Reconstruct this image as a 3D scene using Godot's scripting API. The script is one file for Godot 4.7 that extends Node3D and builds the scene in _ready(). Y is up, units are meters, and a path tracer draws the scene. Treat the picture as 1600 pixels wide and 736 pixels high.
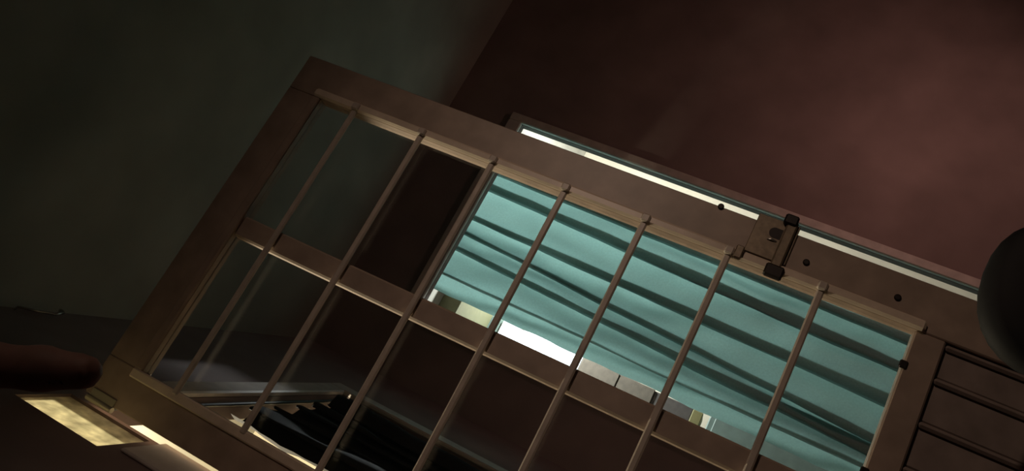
extends Node3D
# A barred steel and glass door leaf standing ajar in a dark room, seen with the camera rolled on its side.
# World: y up, the leaf's front face is z = 0, the far wall z = -1.6, the left wall runs obliquely past the leaf's hinge edge.

const CAM := Vector3(0.0, 0.98, 1.4)
const CEIL := 2.61
var taken := {}
var M := {}

# ---------------------------------------------------------------- helpers
func numbered(called: String) -> String:
	if not taken.has(called):
		taken[called] = 0
		return called
	taken[called] += 1
	return "%s_%03d" % [called, taken[called]]

func begin() -> SurfaceTool:
	var st := SurfaceTool.new()
	st.begin(Mesh.PRIMITIVE_TRIANGLES)
	st.set_smooth_group(-1)
	return st

func tri(st: SurfaceTool, a: Vector3, b: Vector3, c: Vector3, out: Vector3) -> void:
	# clockwise front: flip when the right-handed normal points along out
	if (b - a).cross(c - a).dot(out) > 0.0:
		st.add_vertex(a); st.add_vertex(c); st.add_vertex(b)
	else:
		st.add_vertex(a); st.add_vertex(b); st.add_vertex(c)

func quad(st: SurfaceTool, a: Vector3, b: Vector3, c: Vector3, d: Vector3, out: Vector3) -> void:
	tri(st, a, b, c, out)
	tri(st, a, c, d, out)

# box from lo to hi with chamfered edges, in the frame t
func bx(st: SurfaceTool, lo: Vector3, hi: Vector3, ch := 0.0, t := Transform3D.IDENTITY) -> void:
	var c := (lo + hi) * 0.5
	var h := (hi - lo) * 0.5
	h = h.abs()
	ch = minf(ch, minf(h.x, minf(h.y, h.z)) * 0.9)
	for ax in 3:
		var u := (ax + 1) % 3
		var v := (ax + 2) % 3
		for s in [-1.0, 1.0]:
			var p := []
			for k in [[-1, -1], [1, -1], [1, 1], [-1, 1]]:
				var q := Vector3.ZERO
				q[ax] = s * h[ax]
				q[u] = k[0] * (h[u] - ch)
				q[v] = k[1] * (h[v] - ch)
				p.append(t * (c + q))
			var n := Vector3.ZERO
			n[ax] = s
			quad(st, p[0], p[1], p[2], p[3], t.basis * n)
	if ch <= 0.0:
		return
	for ax in 3:
		var u := (ax + 1) % 3
		var v := (ax + 2) % 3
		for su in [-1.0, 1.0]:
			for sv in [-1.0, 1.0]:
				var p := []
				for k in [[-1, 0], [1, 0], [1, 1], [-1, 1]]:
					var q := Vector3.ZERO
					q[ax] = k[0] * (h[ax] - ch)
					q[u] = su * (h[u] - (ch if k[1] == 0 else 0.0))
					q[v] = sv * (h[v] - (0.0 if k[1] == 0 else ch))
					p.append(t * (c + q))
				var n := Vector3.ZERO
				n[u] = su
				n[v] = sv
				quad(st, p[0], p[1], p[2], p[3], t.basis * n)
	for sx in [-1.0, 1.0]:
		for sy in [-1.0, 1.0]:
			for sz in [-1.0, 1.0]:
				var s := Vector3(sx, sy, sz)
				var p := []
				for ax in 3:
					var q := s * (h - Vector3.ONE * ch)
					q[ax] = s[ax] * h[ax]
					p.append(t * (c + q))
				tri(st, p[0], p[1], p[2], t.basis * s)

# tube through points, each with its radius
func tube(st: SurfaceTool, pts: Array, radii: Array, sides := 10) -> void:
	st.set_smooth_group(1)
	var rings := []
	var nn := Vector3.ZERO
	for i in pts.size():
		var d: Vector3 = (pts[mini(i + 1, pts.size() - 1)] - pts[maxi(i - 1, 0)]).normalized()
		if nn == Vector3.ZERO:
			nn = d.cross(Vector3(0.31, 0.77, 0.55)).normalized()
		nn = (nn - d * nn.dot(d)).normalized()
		var b := d.cross(nn)
		var ring := []
		for k in sides:
			var a := TAU * k / sides
			ring.append(pts[i] + (nn * cos(a) + b * sin(a)) * float(radii[i]))
		rings.append(ring)
	for i in pts.size() - 1:
		for k in sides:
			var k2 := (k + 1) % sides
			var out: Vector3 = rings[i][k] + rings[i][k2] - pts[i] * 2.0 + rings[i + 1][k] + rings[i + 1][k2] - pts[i + 1] * 2.0
			quad(st, rings[i][k], rings[i][k2], rings[i + 1][k2], rings[i + 1][k], out)
	st.set_smooth_group(-1)
	for e in [0, pts.size() - 1]:
		var out: Vector3 = pts[e] - pts[1 if e == 0 else e - 1]
		for k in sides:
			tri(st, pts[e], rings[e][k], rings[e][(k + 1) % sides], out)

# profile of [radius, height] turned about an upright axis through at
func lathe(st: SurfaceTool, prof: Array, at: Vector3, sides := 24) -> void:
	st.set_smooth_group(1)
	for i in prof.size() - 1:
		for k in sides:
			var p := []
			for q in [[i, k], [i, k + 1], [i + 1, k + 1], [i + 1, k]]:
				var a := TAU * float(q[1]) / sides
				p.append(at + Vector3(cos(a) * prof[q[0]][0], prof[q[0]][1], sin(a) * prof[q[0]][0]))
			var am := TAU * (k + 0.5) / sides
			var dr: float = prof[i + 1][0] - prof[i][0]
			var dy: float = prof[i + 1][1] - prof[i][1]
			quad(st, p[0], p[1], p[2], p[3], Vector3(cos(am) * dy, -dr, sin(am) * dy))
	st.set_smooth_group(-1)

# closed superellipse pillow lying in x-y, thickness in z
func pillow(st: SurfaceTool, c: Vector3, rx: float, ry: float, rz: float, n: float, tilt := 0.0) -> void:
	st.set_smooth_group(1)
	var b := Basis(Vector3.RIGHT, tilt)
	var g := []
	for i in 13:
		var row := []
		var la := -PI / 2 + PI * i / 12.0
		for k in 28:
			var lo := TAU * k / 28.0
			var x := pow(absf(cos(lo)), 2.0 / n) * signf(cos(lo))
			var y := pow(absf(sin(lo)), 2.0 / n) * signf(sin(lo))
			var cl := pow(maxf(cos(la), 0.0), 0.55)
			row.append(c + b * Vector3(x * rx * cl, y * ry * cl, sin(la) * rz))
		g.append(row)
	for i in 12:
		for k in 28:
			var k2 := (k + 1) % 28
			var mid: Vector3 = (g[i][k] + g[i][k2] + g[i + 1][k] + g[i + 1][k2]) * 0.25
			quad(st, g[i][k], g[i][k2], g[i + 1][k2], g[i + 1][k], mid - c)
	st.set_smooth_group(-1)

func obj(called: String, st: SurfaceTool, m: Material, parent: Node3D = self, label := "") -> MeshInstance3D:
	st.generate_normals()
	var o := MeshInstance3D.new()
	o.mesh = st.commit()
	o.material_override = m
	o.name = numbered(called) if parent == self else called
	if parent != self:
		var p: Node3D = parent
		while p != self:
			o.position -= p.position
			p = p.get_parent()
	parent.add_child(o, true)
	if label:
		o.set_meta("label", label)
	return o

func box(called: String, lo: Vector3, hi: Vector3, ch: float, m: Material, parent: Node3D = self, t := Transform3D.IDENTITY) -> MeshInstance3D:
	var st := begin()
	bx(st, lo, hi, ch, t)
	return obj(called, st, m, parent)

func tag(o: Node, label: String, category: String, group := "") -> void:
	o.set_meta("label", label)
	o.set_meta("category", category)
	if group:
		o.set_meta("group", group)

func thing(called: String, at: Vector3, label: String, category: String, group := "") -> Node3D:
	var o := Node3D.new()
	o.name = numbered(called)
	add_child(o)
	o.position = at
	tag(o, label, category, group)
	return o

func struct(o: Node3D, label := "") -> void:
	o.set_meta("kind", "structure")
	if label:
		o.set_meta("label", label)

# ---------------------------------------------------------------- materials
func noise_tex(seed_: int, freq: float, lo: Color, hi: Color, oct := 4) -> ImageTexture:
	var n := FastNoiseLite.new()
	n.seed = seed_
	n.frequency = freq
	n.fractal_octaves = oct
	var src := n.get_seamless_image(256, 256)
	var im := Image.create(256, 256, false, Image.FORMAT_RGB8)
	for y in 256:
		for x in 256:
			im.set_pixel(x, y, lo.lerp(hi, src.get_pixel(x, y).r))
	return ImageTexture.create_from_image(im)

func mat(col: Color, rough := 0.7, metal := 0.0, vary := 0.0, scale := 2.0, seed_ := 1, freq := 0.02) -> StandardMaterial3D:
	var m := StandardMaterial3D.new()
	m.albedo_color = col
	m.roughness = rough
	m.metallic = metal
	if vary > 0.0:
		m.albedo_texture = noise_tex(seed_, freq, Color(1 - vary, 1 - vary, 1 - vary), Color.WHITE)
		m.uv1_triplanar = true
		m.uv1_world_triplanar = true
		m.uv1_scale = Vector3.ONE * scale
	return m

func glow(col: Color, energy: float) -> StandardMaterial3D:
	var m := mat(col, 0.5)
	m.emission_enabled = true
	m.emission = col
	m.emission_energy_multiplier = energy
	return m

func make_materials() -> void:
	M.leaf = mat(Color(0.70, 0.62, 0.56), 0.42, 0.0, 0.16, 1.7, 3, 0.03)
	M.bead = mat(Color(0.93, 0.86, 0.78), 0.35, 0.0, 0.12, 2.3, 4, 0.03)
	M.bar = mat(Color(0.82, 0.77, 0.72), 0.38, 0.0, 0.12, 3.0, 5, 0.03)
	M.board = mat(Color(0.62, 0.56, 0.53), 0.4, 0.0, 0.18, 2.0, 6, 0.03)
	M.plate = mat(Color(0.60, 0.54, 0.46), 0.36, 0.35, 0.2, 5.0, 7, 0.05)
	M.dark_iron = mat(Color(0.13, 0.10, 0.09), 0.5, 0.3)
	M.hinge = mat(Color(0.72, 0.69, 0.62), 0.35, 0.4)
	M.wall = mat(Color(0.60, 0.525, 0.51), 0.9, 0.0, 0.14, 0.9, 11, 0.015)
	M.ceil = mat(Color(0.70, 0.69, 0.64), 0.92, 0.0, 0.16, 0.7, 13, 0.012)
	M.cream = mat(Color(0.90, 0.87, 0.78), 0.9, 0.0, 0.08, 0.8, 14, 0.015)
	M.floor = mat(Color(0.36, 0.31, 0.28), 0.7, 0.0, 0.25, 1.2, 15, 0.02)
	M.trim = mat(Color(0.86, 0.82, 0.79), 0.55, 0.0, 0.12, 2.0, 16, 0.03)
	M.teal = mat(Color(0.69, 0.77, 0.77), 0.85, 0.0, 0.10, 6.0, 18, 0.06)
	M.teal.backlight_enabled = true
	M.teal.backlight = Color(0.84, 0.98, 0.955)
	M.black_cloth = mat(Color(0.06, 0.06, 0.075), 0.9, 0.0, 0.3, 3.0, 19, 0.04)
	M.glass = StandardMaterial3D.new()
	M.glass.albedo_color = Color(0.10, 0.14, 0.15, 0.16)
	M.glass.roughness = 0.03
	M.glass.metallic_specular = 0.3
	M.glass.transparency = BaseMaterial3D.TRANSPARENCY_ALPHA
	M.frost = mat(Color(0.92, 0.91, 0.84), 0.7, 0.0, 0.45, 4.0, 20, 0.02)
	M.frost.backlight_enabled = true
	M.frost.backlight = Color(0.98, 0.96, 0.86)
	M.skin = mat(Color(0.86, 0.67, 0.61), 0.55, 0.0, 0.15, 9.0, 21, 0.03)
	M.skin.subsurf_scatter_enabled = true
	M.skin.subsurf_scatter_strength = 0.04
	M.black = mat(Color(0.06, 0.06, 0.07), 0.75, 0.0, 0.25, 6.0, 22, 0.05)
	M.black_plastic = mat(Color(0.07, 0.07, 0.08), 0.4)
	M.wire = mat(Color(0.75, 0.75, 0.72), 0.25, 0.8)
	M.card = mat(Color(0.42, 0.39, 0.34), 0.85, 0.0, 0.15, 3.0, 23, 0.03)
	M.white = mat(Color(0.93, 0.96, 0.97), 0.35, 0.0, 0.06, 3.0, 24, 0.03)
	M.yellow = mat(Color(0.54, 0.52, 0.34), 0.6, 0.0, 0.1, 3.0, 25, 0.03)
	M.grey_green = mat(Color(0.33, 0.40, 0.37), 0.7, 0.0, 0.12, 3.0, 26, 0.03)
	M.olive = mat(Color(0.40, 0.40, 0.28), 0.7, 0.0, 0.12, 3.0, 29, 0.03)
	M.grey_box = mat(Color(0.34, 0.32, 0.30), 0.8, 0.0, 0.15, 3.0, 27, 0.03)
	M.cabinet = mat(Color(0.50, 0.58, 0.55), 0.5, 0.0, 0.1, 2.0, 28, 0.03)
	M.bulb = glow(Color(1.0, 0.97, 0.9), 2.0)
	M.globe = glow(Color(1.0, 0.76, 0.66), 0.5)
	M.lens = glow(Color(1.0, 0.88, 0.76), 1.0)

# ---------------------------------------------------------------- lights
func omni(at: Vector3, col: Color, energy: float, size: float, parent: Node3D) -> void:
	var l := OmniLight3D.new()
	l.name = "lamp_glow"
	l.light_color = col
	l.light_energy = energy
	l.light_size = size
	l.omni_range = 9.0
	l.omni_attenuation = 2.0
	l.shadow_enabled = true
	parent.add_child(l)
	l.position = at - parent.position

func pendant(at: Vector3, energy: float, col: Color, label: String) -> void:
	var t := thing("pendant_bulb", Vector3(at.x, CEIL, at.z), label, "lamp")
	var st := begin()
	lathe(st, [[0.001, 0.0], [0.045, 0.0], [0.045, -0.02], [0.02, -0.035], [0.001, -0.035]], Vector3(at.x, CEIL, at.z), 16)
	obj("ceiling_cup", st, M.white, t)
	st = begin()
	tube(st, [Vector3(at.x, CEIL - 0.03, at.z), at + Vector3(0, 0.075, 0)], [0.004, 0.004], 8)
	obj("cord", st, M.black_plastic, t)
	st = begin()
	lathe(st, [[0.001, 0.09], [0.018, 0.085], [0.018, 0.04], [0.001, 0.04]], at, 16)
	obj("socket", st, M.black_plastic, t)
	st = begin()
	lathe(st, [[0.001, 0.045], [0.013, 0.043], [0.016, 0.03], [0.029, 0.008], [0.032, -0.01], [0.026, -0.03], [0.012, -0.041], [0.001, -0.043]], at, 20)
	obj("bulb", st, M.bulb, t)
	omni(at, col, energy, 0.03, t)

# ---------------------------------------------------------------- the hand: distance field and surface nets
func hand_mesh(bones: Array, lo: Vector3, hi: Vector3, cell: float, t: Transform3D) -> SurfaceTool:
	var nx := int((hi.x - lo.x) / cell) + 1
	var ny := int((hi.y - lo.y) / cell) + 1
	var nz := int((hi.z - lo.z) / cell) + 1
	var far := 0.05
	var f := PackedFloat32Array()
	f.resize(nx * ny * nz)
	f.fill(far)
	var groups := {}
	for b in bones:
		var a: Vector3 = b[0]
		var e: Vector3 = b[1]
		var ra: float = b[2]
		var rb: float = b[3]
		var k: float = b[4]
		var mn := a.min(e) - Vector3.ONE * (maxf(ra, rb) + 0.014)
		var mx := a.max(e) + Vector3.ONE * (maxf(ra, rb) + 0.014)
		var i0 := Vector3i(((mn - lo) / cell).floor()).clamp(Vector3i.ZERO, Vector3i(nx - 1, ny - 1, nz - 1))
		var i1 := Vector3i(((mx - lo) / cell).ceil()).clamp(Vector3i.ZERO, Vector3i(nx - 1, ny - 1, nz - 1))
		var ab := e - a
		var l2 := ab.length_squared()
		for z in range(i0.z, i1.z + 1):
			for y in range(i0.y, i1.y + 1):
				for x in range(i0.x, i1.x + 1):
					var p := lo + Vector3(x, y, z) * cell
					var s := clampf((p - a).dot(ab) / l2, 0.0, 1.0)
					var d := (p - a - ab * s).length() - lerpf(ra, rb, s)
					var at := x + nx * (y + ny * z)
					var o := f[at]
					var h := clampf(0.5 + 0.5 * (o - d) / k, 0.0, 1.0)
					f[at] = minf(lerpf(o, d, h) - k * h * (1.0 - h), far)
	var vert := {}
	var st := SurfaceTool.new()
	st.begin(Mesh.PRIMITIVE_TRIANGLES)
	st.set_smooth_group(1)
	var corners := [0, 1, nx, nx + 1, nx * ny, nx * ny + 1, nx * ny + nx, nx * ny + nx + 1]
	var off := []
	for c in 8:
		off.append(Vector3(c & 1, (c >> 1) & 1, (c >> 2) & 1))
	var edges := []
	for i in 8:
		for bit in [1, 2, 4]:
			if not (i & bit):
				edges.append([i, i | bit])
	var strides := [1, nx, nx * ny]
	for z in nz - 1:
		for y in ny - 1:
			for x in nx - 1:
				var at := x + nx * (y + ny * z)
				var neg := 0
				for c in 8:
					if f[at + corners[c]] < 0.0:
						neg += 1
				if neg == 0 or neg == 8:
					continue
				var sum := Vector3.ZERO
				var cnt := 0
				for e in edges:
					var fa := f[at + corners[e[0]]]
					var fb := f[at + corners[e[1]]]
					if (fa < 0.0) != (fb < 0.0):
						sum += off[e[0]].lerp(off[e[1]], fa / (fa - fb))
						cnt += 1
				vert[at] = lo + (Vector3(x, y, z) + sum / cnt) * cell
	for at in vert:
		for ax in 3:
			var s: int = strides[ax]
			var u: int = strides[(ax + 1) % 3]
			var v: int = strides[(ax + 2) % 3]
			var fa: float = f[at]
			var fb: float = f[at + s]
			if (fa < 0.0) == (fb < 0.0):
				continue
			if not (vert.has(at - u) and vert.has(at - v) and vert.has(at - u - v)):
				continue
			var out := Vector3.ZERO
			out[ax] = 1.0 if fa < 0.0 else -1.0
			quad(st, t * vert[at], t * vert[at - u], t * vert[at - u - v], t * vert[at - v], t.basis * out)
	return st

# ---------------------------------------------------------------- hanging cloth with real folds
# folds: [x at top, x at bottom, width at top, width at bottom]; left edge wanders by wave
func curtain(folds: Array, xl: Array, xr: Array, y0: float, y1: float, rows: int, hgt: float, seed_: int, wave: float, t: Transform3D) -> SurfaceTool:
	var n := FastNoiseLite.new()
	n.seed = seed_
	n.frequency = 1.0
	var lines := []
	for r in rows + 1:
		var s := float(r) / rows
		var y := lerpf(y1, y0, s)
		var p := []
		var left: float = lerpf(xl[0], xl[1], s) + wave * n.get_noise_2d(y * 3.0, 5.0) * 2.0
		var x := left
		var z0 := 0.0
		var fi := 0
		for fo in folds + [[xr[0], xr[1], 0.0, 0.0]]:
			var w: float = lerpf(fo[2], fo[3], s) * (1.0 + 0.25 * n.get_noise_2d(y * 1.3, fi * 7.0))
			var xf: float = lerpf(fo[0], fo[1], s) + 0.006 * n.get_noise_2d(y * 1.1, fi * 3.0 + 40.0)
			var stop := xf + w * 0.5 if w > 0.0 else xf
			for k in 7:
				var q := k / 7.0
				var zz: float = lerpf(z0, 0.0, smoothstep(0.0, 1.0, q)) + 0.030 * sin(q * PI) * n.get_noise_2d(y * 0.8, fi * 11.0) * 2.0 + 0.012 * sin(q * TAU + fi) * n.get_noise_2d(y * 1.4, fi * 5.0 + 90.0) * 2.0
				p.append(Vector3(lerpf(x, stop - 0.004, q), y, zz))
			if w > 0.0:
				p.append(Vector3(stop - 0.002, y, hgt * 0.15))
				p.append(Vector3(stop, y, hgt * 0.5))
				p.append(Vector3(stop - 0.002, y, hgt * 0.85))
				p.append(Vector3(stop - w + 0.002, y, hgt * 1.15))
				p.append(Vector3(stop - w, y, hgt * 1.5))
				p.append(Vector3(stop - w + 0.002, y, hgt * 1.85))
				x = stop - w + 0.004
				z0 = hgt * 2.0
			else:
				p.append(Vector3(stop, y, 0.0))
			fi += 1
		lines.append(p)
	var st := begin()
	st.set_smooth_group(1)
	for r in rows:
		for i in lines[r].size() - 1:
			var a: Vector3 = t * lines[r][i]
			var b: Vector3 = t * lines[r][i + 1]
			var c: Vector3 = t * lines[r + 1][i + 1]
			var d: Vector3 = t * lines[r + 1][i]
			st.add_vertex(a); st.add_vertex(b); st.add_vertex(c)
			st.add_vertex(a); st.add_vertex(c); st.add_vertex(d)
	return st

# ================================================================ the scene
func _ready() -> void:
	# camera: the phone is rolled so that the room's up points to the picture's left
	var cam := Camera3D.new()
	cam.name = "camera"
	cam.fov = 31.565
	cam.near = 0.02
	cam.far = 60.0
	cam.transform = Transform3D(Basis(Vector3(0.45697, -0.87240, -0.17350), Vector3(0.84333, 0.36292, 0.39635), Vector3(-0.28281, -0.32744, 0.90156)).orthonormalized(), CAM)
	add_child(cam)
	cam.current = true
	var we := WorldEnvironment.new()
	we.name = "environment"
	var env := Environment.new()
	env.background_mode = Environment.BG_COLOR
	env.background_color = Color(0, 0, 0)
	env.tonemap_mode = Environment.TONE_MAPPER_LINEAR
	env.tonemap_exposure = 1.0
	env.sdfgi_enabled = true
	env.ssao_enabled = true
	env.ssil_enabled = true
	we.environment = env
	add_child(we)

	make_materials()
	lamps()
	shell()
	door_leaf()
	curtains()
	corridor_things()
	chair()
	person()
	small_things()

func lamps() -> void:
	pendant(Vector3(1.3, 2.2, -2.9), 2.9, Color(0.97, 1.0, 1.0), "bare bulb hanging from the ceiling of the lit corridor")
	pendant(Vector3(-0.62, 2.25, -0.62), 2.1, Color(1.0, 0.94, 0.8), "bare bulb hanging from the ceiling of the bright side room")
	# spot lamp behind the camera
	var at := Vector3(1.6, 2.0, 2.1)
	var aim := Vector3(0.33, 1.05, 0.0)
	var t := thing("spot_lamp", Vector3(at.x, 0, at.z), "small spot lamp on a tall stand behind the camera", "lamp")
	var st := begin()
	lathe(st, [[0.001, 0.0], [0.11, 0.0], [0.11, 0.012], [0.02, 0.02], [0.008, 0.03], [0.008, 1.96], [0.001, 1.96]], Vector3(at.x, 0, at.z), 20)
	obj("stand", st, M.black_plastic, t)
	var d := (aim - at).normalized()
	st = begin()
	tube(st, [at - d * 0.10, at - d * 0.08, at - d * 0.002], [0.02, 0.036, 0.045], 18)
	obj("lamp_head", st, M.black_plastic, t)
	st = begin()
	tube(st, [at - d * 0.002, at + d * 0.002], [0.038, 0.038], 18)
	obj("lens", st, M.lens, t)
	var l := SpotLight3D.new()
	l.name = "lamp_glow"
	l.light_color = Color(1.0, 0.86, 0.76)
	l.light_energy = 0.78
	l.light_size = 0.04
	l.spot_range = 9.0
	l.spot_attenuation = 2.0
	l.spot_angle = 29.0
	l.spot_angle_attenuation = 1.0
	l.shadow_enabled = true
	t.add_child(l)
	l.transform = Transform3D(Basis.looking_at(d, Vector3.UP), at + d * 0.006 - t.position)
	# shaded lamp low on the right, turned to the far wall
	at = Vector3(2.2, 0.5, -0.55)
	d = Vector3(-0.5, 0.45, -1.0).normalized()
	t = thing("wall_washer_lamp", Vector3(at.x, 0, at.z), "small shaded lamp on the floor turned to the reddish wall", "lamp")
	st = begin()
	lathe(st, [[0.001, 0.0], [0.09, 0.0], [0.09, 0.015], [0.012, 0.03], [0.012, 0.46], [0.001, 0.46]], Vector3(at.x, 0, at.z), 20)
	obj("stand", st, M.black_plastic, t)
	st = begin()
	tube(st, [at - d * 0.13, at - d * 0.10, at - d * 0.002], [0.03, 0.055, 0.07], 20)
	obj("lamp_shade", st, M.black_plastic, t)
	st = begin()
	tube(st, [at - d * 0.002, at + d * 0.002], [0.062, 0.062], 20)
	obj("lens", st, M.globe, t)
	l = SpotLight3D.new()
	l.name = "lamp_glow"
	l.light_color = Color(1.0, 0.76, 0.70)
	l.light_energy = 0.37
	l.light_size = 0.06
	l.spot_range = 9.0
	l.spot_attenuation = 2.0
	l.spot_angle = 66.0
	l.spot_angle_attenuation = 1.0
	l.shadow_enabled = true
	t.add_child(l)
	l.transform = Transform3D(Basis.looking_at(d, Vector3.UP), at + d * 0.006 - t.position)

# frame of the oblique left wall: x along it away from the camera, z out into the room
func side() -> Transform3D:
	var e := Vector3(0.26, 0, -1).normalized()
	return Transform3D(Basis(e, Vector3.UP, e.cross(Vector3.UP)), Vector3(-0.558, 0, 1.4))

func shell() -> void:
	struct(box("floor", Vector3(-2.5, -0.1, -3.8), Vector3(3.2, 0, 2.6), 0, M.floor))
	struct(box("ceiling", Vector3(-2.5, CEIL, -3.8), Vector3(3.2, CEIL + 0.1, 2.6), 0, M.ceil), "dim grey plaster ceiling above the door leaf")
	struct(box("wall_right", Vector3(3.0, 0, -3.75), Vector3(3.15, CEIL, 2.55), 0, M.wall))
	struct(box("wall_near", Vector3(-2.4, 0, 2.4), Vector3(3.0, CEIL, 2.55), 0, M.wall))
	struct(box("wall_outer_left", Vector3(-2.45, 0, -3.75), Vector3(-2.3, CEIL, 2.4), 0, M.cream))
	struct(box("wall_corridor", Vector3(-2.3, 0, -3.75), Vector3(3.0, CEIL, -3.6), 0, M.cream))
	# far wall, a thin partition with a doorway
	var st := begin()
	bx(st, Vector3(0.15, 0, -1.63), Vector3(0.52, CEIL, -1.6))
	bx(st, Vector3(1.4105, 0, -1.63), Vector3(3.0, CEIL, -1.6))
	bx(st, Vector3(0.52, 2.265, -1.63), Vector3(1.4105, CEIL, -1.6))
	struct(obj("wall_far", st, M.wall), "dim reddish plaster wall to the right of the door leaf")
	struct(box("wall_side_room", Vector3(-2.3, 0, -1.63), Vector3(0.15, CEIL, -1.6), 0, M.cream))
	# casing of that doorway
	st = begin()
	bx(st, Vector3(1.4105, 0, -1.6), Vector3(1.447, 2.325, -1.578), 0.004)
	bx(st, Vector3(0.474, 0, -1.6), Vector3(0.52, 2.325, -1.578), 0.004)
	bx(st, Vector3(0.52, 2.265, -1.6), Vector3(1.4105, 2.325, -1.578), 0.004)
	struct(obj("trim_1", st, M.trim), "pale casing around the doorway in the reddish wall")
	# oblique left wall with a doorway and a small frosted pane beside it
	var t := side()
	st = begin()
	for b in [[-1.04, 1.333, 0.0, CEIL], [1.333, 1.462, 0.0, 1.925], [1.333, 1.462, 2.13, CEIL], [1.462, 1.474, 0.0, CEIL], [1.474, 2.51, 2.10, CEIL], [2.51, 3.1, 0.0, CEIL]]:
		bx(st, Vector3(b[0], b[2], -0.06), Vector3(b[1], b[3], 0.0), 0.0, t)
	struct(obj("wall_left", st, M.wall), "unlit wall running past the left edge of the door leaf")
	st = begin()
	bx(st, Vector3(2.51, 0, 0.0), Vector3(2.575, 2.16, 0.016), 0.004, t)
	bx(st, Vector3(1.56, 2.10, 0.0), Vector3(2.51, 2.16, 0.016), 0.004, t)
	bx(st, Vector3(1.36, 0.0, 0.0), Vector3(1.474, 1.90, 0.008), 0.003, t)
	struct(obj("trim_2", st, M.trim), "grey casing of the dark doorway behind the glass")
	st = begin()
	quad(st, t * Vector3(1.333, 1.925, -0.006), t * Vector3(1.462, 1.925, -0.006), t * Vector3(1.462, 2.13, -0.006), t * Vector3(1.333, 2.13, -0.006), t.basis.z)
	var w := obj("window_1", st, M.frost)
	struct(w, "small cream frosted pane lit from behind beside the hinge")

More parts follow.
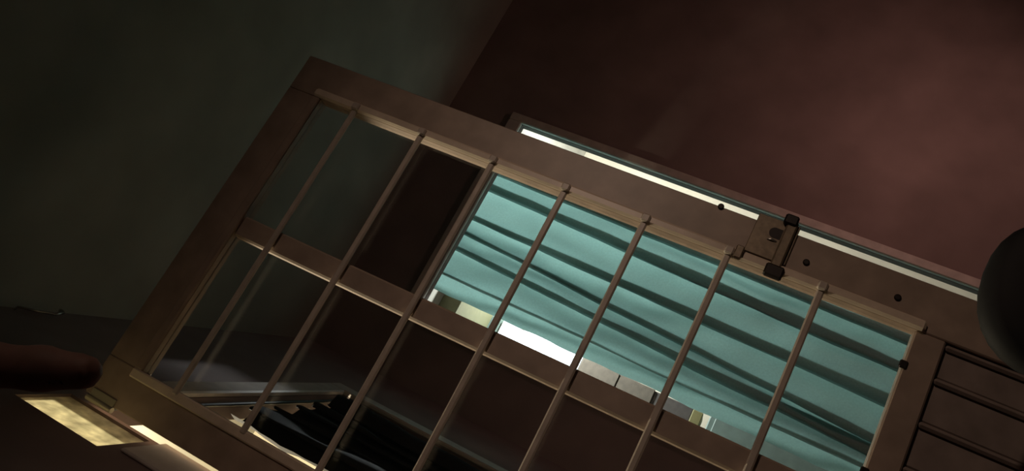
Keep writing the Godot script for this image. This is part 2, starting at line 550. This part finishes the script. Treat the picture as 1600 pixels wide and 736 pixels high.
func door_leaf() -> void:
	var base := Vector3(0.236, 0.015, -0.015)
	var t := Node3D.new()
	t.name = "door_1"
	add_child(t)
	t.position = base
	struct(t, "brown steel door leaf with glass, horizontal bars and ribbed lower panel")
	var L := -0.171
	var R := 0.642
	var T := 2.097
	box("stile", Vector3(0.556, 0.015, -0.032), Vector3(R, T, 0), 0.002, M.leaf, t)
	box("stile", Vector3(L, 0.015, -0.032), Vector3(-0.091, T, 0), 0.002, M.leaf, t)
	box("top_rail", Vector3(-0.091, 2.012, -0.032), Vector3(0.556, T, -0.0005), 0.0015, M.leaf, t)
	box("middle_rail", Vector3(-0.091, 0.746, -0.032), Vector3(0.556, 0.795, -0.0005), 0.003, M.leaf, t)
	box("bottom_rail", Vector3(-0.091, 0.015, -0.032), Vector3(0.556, 0.12, -0.0005), 0.0015, M.leaf, t)
	box("mullion", Vector3(0.218, 0.795, -0.028), Vector3(0.263, 2.012, -0.003), 0.004, M.leaf, t)
	# glazing beads: a rounded ridge along the inner edge of the frame
	box("glazing_bead", Vector3(0.555, 0.782, 0), Vector3(0.574, 2.03, 0.010), 0.0045, M.bead, t)
	box("glazing_bead", Vector3(-0.109, 0.782, 0), Vector3(-0.090, 2.03, 0.006), 0.003, M.bead, t)
	box("glazing_bead", Vector3(-0.090, 2.011, 0), Vector3(0.555, 2.03, 0.006), 0.003, M.leaf, t)
	box("glass_pane", Vector3(-0.091, 0.795, -0.019), Vector3(0.218, 2.012, -0.015), 0, M.glass, t)
	box("glass_pane", Vector3(0.263, 0.795, -0.019), Vector3(0.556, 2.012, -0.015), 0, M.glass, t)
	for y in [1.921, 1.758, 1.593, 1.436, 1.274, 1.116, 0.952]:
		var st := begin()
		bx(st, Vector3(-0.098, y - 0.0065, 0.001), Vector3(0.566, y + 0.0065, 0.009), 0.0028)
		bx(st, Vector3(0.556, y - 0.0085, 0.006), Vector3(0.572, y + 0.0085, 0.0155), 0.003)
		obj("grille_bar", st, M.bar, t)
	# ribbed panel below the glass
	box("backing_sheet", Vector3(-0.091, 0.12, -0.032), Vector3(0.556, 0.746, -0.026), 0, M.board, t)
	var x := 0.572
	for k in 9:
		var x0 := maxf(x - 0.0760, -0.0905)
		var x1 := minf(x, 0.5555)
		if k == 8:
			x0 = -0.0905
		var st := begin()
		bx(st, Vector3(x0, 0.1205, -0.026), Vector3(x1 - 0.001, 0.7455, -0.013), 0.002)
		bx(st, Vector3(x1 - 0.012, 0.1205, -0.014), Vector3(x1 - 0.002, 0.7455, -0.004), 0.0042)
		obj("panel_board", st, M.board, t)
		x -= 0.0763
	# black clips at the lower edge of the glass
	for cx in [0.492, 0.305]:
		box("glass_clip", Vector3(cx - 0.007, 0.788, -0.002), Vector3(cx + 0.007, 0.801, 0.003), 0.002, M.dark_iron, t)
	# slide latch on the stile
	var pl := box("latch_plate", Vector3(0.577, 1.021, 0.0), Vector3(0.655, 1.095, 0.004), 0.0012, M.plate, t)
	var st := begin()
	bx(st, Vector3(0.556, 1.026, 0.004), Vector3(0.659, 1.045, 0.012), 0.003)
	obj("slide_bolt", st, M.plate, t)
	box("bolt_staple", Vector3(0.648, 1.028, 0.003), Vector3(0.668, 1.052, 0.016), 0.003, M.dark_iron, t)
	box("bolt_staple", Vector3(0.545, 1.018, 0.003), Vector3(0.568, 1.050, 0.017), 0.003, M.dark_iron, t)
	st = begin()
	tube(st, [Vector3(0.628, 1.058, 0.003), Vector3(0.628, 1.058, 0.0048)], [0.010, 0.010], 16)
	bx(st, Vector3(0.618, 1.046, 0.003), Vector3(0.638, 1.060, 0.0046), 0)
	obj("keyhole", st, M.dark_iron, pl)
	st = begin()
	tube(st, [Vector3(0.612, 1.066, 0.004), Vector3(0.6135, 1.058, 0.0065), Vector3(0.613, 1.050, 0.004)], [0.0015, 0.0022, 0.0015], 8)
	obj("keyhole_rim", st, M.wire, pl)
	for p in [[0.598, 0.991], [0.597, 0.837], [0.641, 1.162], [0.572, 1.088]]:
		st = begin()
		tube(st, [Vector3(p[0], p[1], -0.001), Vector3(p[0], p[1], 0.0022), Vector3(p[0], p[1], 0.003)], [0.0058, 0.0058, 0.004], 12)
		obj("screw", st, M.dark_iron, t)
	box("latch_stop", Vector3(0.553, 1.093, 0.008), Vector3(0.578, 1.107, 0.018), 0.002, M.plate, t)
	# hinges at the left edge
	for y in [2.052, 1.1, 0.25]:
		st = begin()
		tube(st, [Vector3(L - 0.006, y - 0.032, 0.001), Vector3(L - 0.006, y + 0.032, 0.001)], [0.006, 0.006], 12)
		bx(st, Vector3(L - 0.004, y - 0.03, 0.0), Vector3(L + 0.014, y + 0.03, 0.003), 0.001)
		obj("hinge", st, M.hinge, t)

func curtains() -> void:
	# teal curtain in the doorway of the far wall; apparent folds at 3.1 m
	var k := 3.1
	var folds := []
	for f in [[0.227, 0.222, 0.006, 0.009], [0.266, 0.240, 0.009, 0.016], [0.291, 0.253, 0.007, 0.012], [0.314, 0.300, 0.009, 0.017], [0.362, 0.343, 0.012, 0.014], [0.388, 0.377, 0.011, 0.011], [0.425, 0.418, 0.010, 0.012]]:
		# from the height where the folds were measured on to the hem
		var slope: float = (f[1] - f[0]) * 1.3
		folds.append([f[0] * k, (f[0] + slope) * k, f[2] * k * 1.15, f[3] * k * 1.15])
	var o := obj("teal_curtain", curtain(folds, [0.634, 0.626], [1.417, 1.417], 0.03, 2.34, 60, 0.027, 31, 0.004, Transform3D(Basis.IDENTITY, Vector3(0, 0, -1.70))), M.teal)
	tag(o, "sheer teal curtain in vertical folds, lit from behind, in the doorway", "curtain")
	var st := begin()
	tube(st, [Vector3(0.47, 2.36, -1.69), Vector3(1.47, 2.36, -1.69)], [0.008, 0.008], 10)
	for x in [0.48, 1.46]:
		bx(st, Vector3(x - 0.006, 2.352, -1.70), Vector3(x + 0.006, 2.368, -1.63), 0.001)
	tag(obj("curtain_rod", st, M.hinge), "thin metal rod above the doorway carrying the teal curtain", "rod")
	# dark curtain in the doorway of the left wall, its near edge hangs wavy
	folds = []
	for f in [2.02, 2.13, 2.24, 2.33, 2.42]:
		folds.append([f, f + 0.015, 0.03, 0.04])
	o = obj("dark_curtain", curtain(folds, [1.925, 1.93], [2.505, 2.505], 0.02, 2.085, 60, 0.008, 47, 0.022, Transform3D(side().basis, side() * Vector3(0, 0, -0.035))), M.black_cloth)
	tag(o, "black curtain with a wavy edge hanging in the dark side doorway", "curtain")
	st = begin()
	tube(st, [side() * Vector3(1.474, 2.094, -0.015), side() * Vector3(2.51, 2.094, -0.015)], [0.005, 0.005], 10)
	tag(obj("curtain_rod", st, M.dark_iron), "dark rod under the head of the side doorway carrying the black curtain", "rod")

func corridor_things() -> void:
	var z := -3.2
	var c := thing("cabinet", Vector3(0.789, 0.000, z - 0.15), "pale green cabinet seen left of the teal curtain", "cabinet")
	box("body", Vector3(0.635, 0.000, z - 0.30), Vector3(0.942, 1.164, z), 0.006, M.cabinet, c)
	var cd := box("door", Vector3(0.641, 0.030, z), Vector3(0.936, 1.133, z + 0.014), 0.004, M.cabinet, c)
	box("handle", Vector3(0.668, 0.564, z + 0.013), Vector3(0.681, 0.695, z + 0.032), 0.003, M.hinge, cd)
	var d := [
		["storage_box", Vector3(0.657, 1.164, z - 0.2), Vector3(0.849, 1.201, z - 0.05), M.dark_iron, "flat dark box lying on the pale cabinet", "box"],
		["storage_box", Vector3(0.657, 1.201, z - 0.22), Vector3(0.933, 1.258, z - 0.005), M.yellow, "small yellow box between the dark box and the grey box", "box"],
		["storage_box", Vector3(0.646, 1.258, z - 0.25), Vector3(0.936, 1.482, z - 0.01), M.grey_box, "grey box above the small yellow box", "box"],
		["cardboard_box", Vector3(0.646, 1.482, z - 0.25), Vector3(0.940, 1.691, z), M.card, "lower beige cardboard box beside the teal curtain", "box"],
		["cardboard_box", Vector3(0.641, 1.693, z - 0.25), Vector3(0.940, 1.919, z + 0.005), M.card, "upper beige cardboard box, under the bright white box", "box"],
		["white_box", Vector3(0.641, 1.919, z - 0.25), Vector3(0.942, 2.305, z + 0.004), M.white, "bright white glossy box beside the teal curtain edge", "box"],
		["white_box", Vector3(0.641, 2.327, z - 0.25), Vector3(0.942, 2.437, z + 0.02), M.white, "narrow white box on top of the bright white box", "box"],
		["storage_box", Vector3(0.641, 2.439, z - 0.25), Vector3(0.940, 2.605, z), M.grey_green, "grey green box on top of the narrow white box", "box"],
	]
	tag(box("air_duct", Vector3(0.64, 2.505, z + 0.03), Vector3(0.944, CEIL - 0.001, z + 0.6), 0.004, M.olive), "olive air duct under the corridor ceiling above the boxes", "duct")
	for b in d:
		var o := box(b[0], b[1], b[2], 0.004, b[3])
		tag(o, b[4], b[5])
		o.set_meta("group", "boxes stacked behind the teal curtain")

func chair() -> void:
	var x := 0.55
	var t := thing("office_chair", Vector3(x, 0, 0.45), "black office chair with rounded headrest in front of the door", "chair")
	var st := begin()
	pillow(st, Vector3(x + 0.008, 0.682, 0.27), 0.114, 0.096, 0.035, 2.2)
	obj("headrest", st, M.black, t)
	st = begin()
	pillow(st, Vector3(x, 0.44, 0.285), 0.20, 0.17, 0.035, 3.0, 0.1)
	obj("backrest", st, M.black, t)
	st = begin()
	bx(st, Vector3(x - 0.22, 0.27, 0.30), Vector3(x + 0.22, 0.34, 0.72), 0.025)
	obj("seat", st, M.black, t)
	st = begin()
	tube(st, [Vector3(x, 0.69, 0.245), Vector3(x, 0.5, 0.245), Vector3(x, 0.3, 0.26), Vector3(x, 0.25, 0.34), Vector3(x, 0.25, 0.5)], [0.014, 0.016, 0.018, 0.018, 0.018], 10)
	obj("back_support", st, M.black_plastic, t)
	st = begin()
	tube(st, [Vector3(x, 0.07, 0.5), Vector3(x, 0.27, 0.5)], [0.025, 0.02], 12)
	obj("column", st, M.dark_iron, t)
	for k in 5:
		var a := TAU * k / 5.0 + 0.3
		var e := Vector3(x + cos(a) * 0.24, 0.055, 0.5 + sin(a) * 0.24)
		st = begin()
		tube(st, [Vector3(x, 0.085, 0.5), e], [0.02, 0.014], 8)
		obj("leg", st, M.black_plastic, t)
		st = begin()
		tube(st, [Vector3(e.x - 0.012, 0.026, e.z), Vector3(e.x + 0.012, 0.026, e.z)], [0.026, 0.026], 14)
		obj("caster", st, M.black_plastic, t)

func person() -> void:
	# a hand held up close to the camera; joints in the camera's own directions, about 0.38 m away
	var b := Basis(Vector3(0.45697, -0.87240, -0.17350), Vector3(0.84333, 0.36292, 0.39635), Vector3(-0.28281, -0.32744, 0.90156)).orthonormalized()
	var bones := []
	var chain := func(pts: Array, r: Array, k: float) -> void:
		for i in pts.size() - 1:
			bones.append([pts[i], pts[i + 1], r[i], r[i + 1], k])
	var wrist := Vector3(-0.375, -0.100, -0.405)
	# palm and forearm
	for q in [Vector3(-0.288, -0.064, -0.392), Vector3(-0.312, -0.083, -0.394), Vector3(-0.316, -0.101, -0.396), Vector3(-0.300, -0.117, -0.398)]:
		bones.append([wrist, q, 0.021, 0.0125, 0.012])
	chain.call([wrist, Vector3(-0.45, -0.125, -0.40), Vector3(-0.60, -0.17, -0.385)], [0.023, 0.029, 0.037], 0.012)
	# index finger stretched out, the others curled
	chain.call([Vector3(-0.288, -0.064, -0.392), Vector3(-0.243, -0.0600, -0.386), Vector3(-0.216, -0.0610, -0.382), Vector3(-0.1955, -0.0622, -0.380)], [0.0118, 0.0104, 0.0098, 0.0082], 0.005)
	chain.call([Vector3(-0.312, -0.083, -0.394), Vector3(-0.284, -0.087, -0.415), Vector3(-0.297, -0.088, -0.436), Vector3(-0.314, -0.087, -0.428)], [0.0118, 0.0104, 0.0096, 0.0082], 0.004)
	chain.call([Vector3(-0.316, -0.101, -0.396), Vector3(-0.290, -0.106, -0.415), Vector3(-0.302, -0.107, -0.435), Vector3(-0.318, -0.105, -0.428)], [0.0112, 0.0100, 0.0092, 0.0080], 0.004)
	chain.call([Vector3(-0.300, -0.117, -0.398), Vector3(-0.302, -0.123, -0.412), Vector3(-0.290, -0.124, -0.428), Vector3(-0.302, -0.121, -0.424)], [0.0100, 0.0088, 0.0080, 0.0070], 0.004)
	chain.call([Vector3(-0.350, -0.078, -0.410), Vector3(-0.325, -0.056, -0.418), Vector3(-0.305, -0.058, -0.426), Vector3(-0.288, -0.068, -0.432)], [0.0150, 0.0120, 0.0105, 0.0085], 0.006)
	var t := Transform3D(b, CAM)
	var root := thing("person", t * wrist, "bare hand with one finger stretched out towards the door's corner", "person")
	obj("hand", hand_mesh(bones, Vector3(-0.65, -0.225, -0.46), Vector3(-0.175, -0.03, -0.34), 0.003, t), M.skin, root)

func small_things() -> void:
	# a bent wire sticking out of the left wall under the ceiling
	var s := side()
	var st := begin()
	tube(st, [s * Vector3(1.70, 2.60, -0.01), s * Vector3(1.705, 2.59, 0.010), s * Vector3(1.735, 2.565, 0.013), s * Vector3(1.775, 2.545, 0.016), s * Vector3(1.80, 2.552, 0.02), s * Vector3(1.806, 2.566, 0.02)], [0.003, 0.003, 0.003, 0.0035, 0.006, 0.005], 8)
	tag(obj("wire_hook", st, M.wire), "thin curved metal hook on the dark wall near the ceiling", "hook")
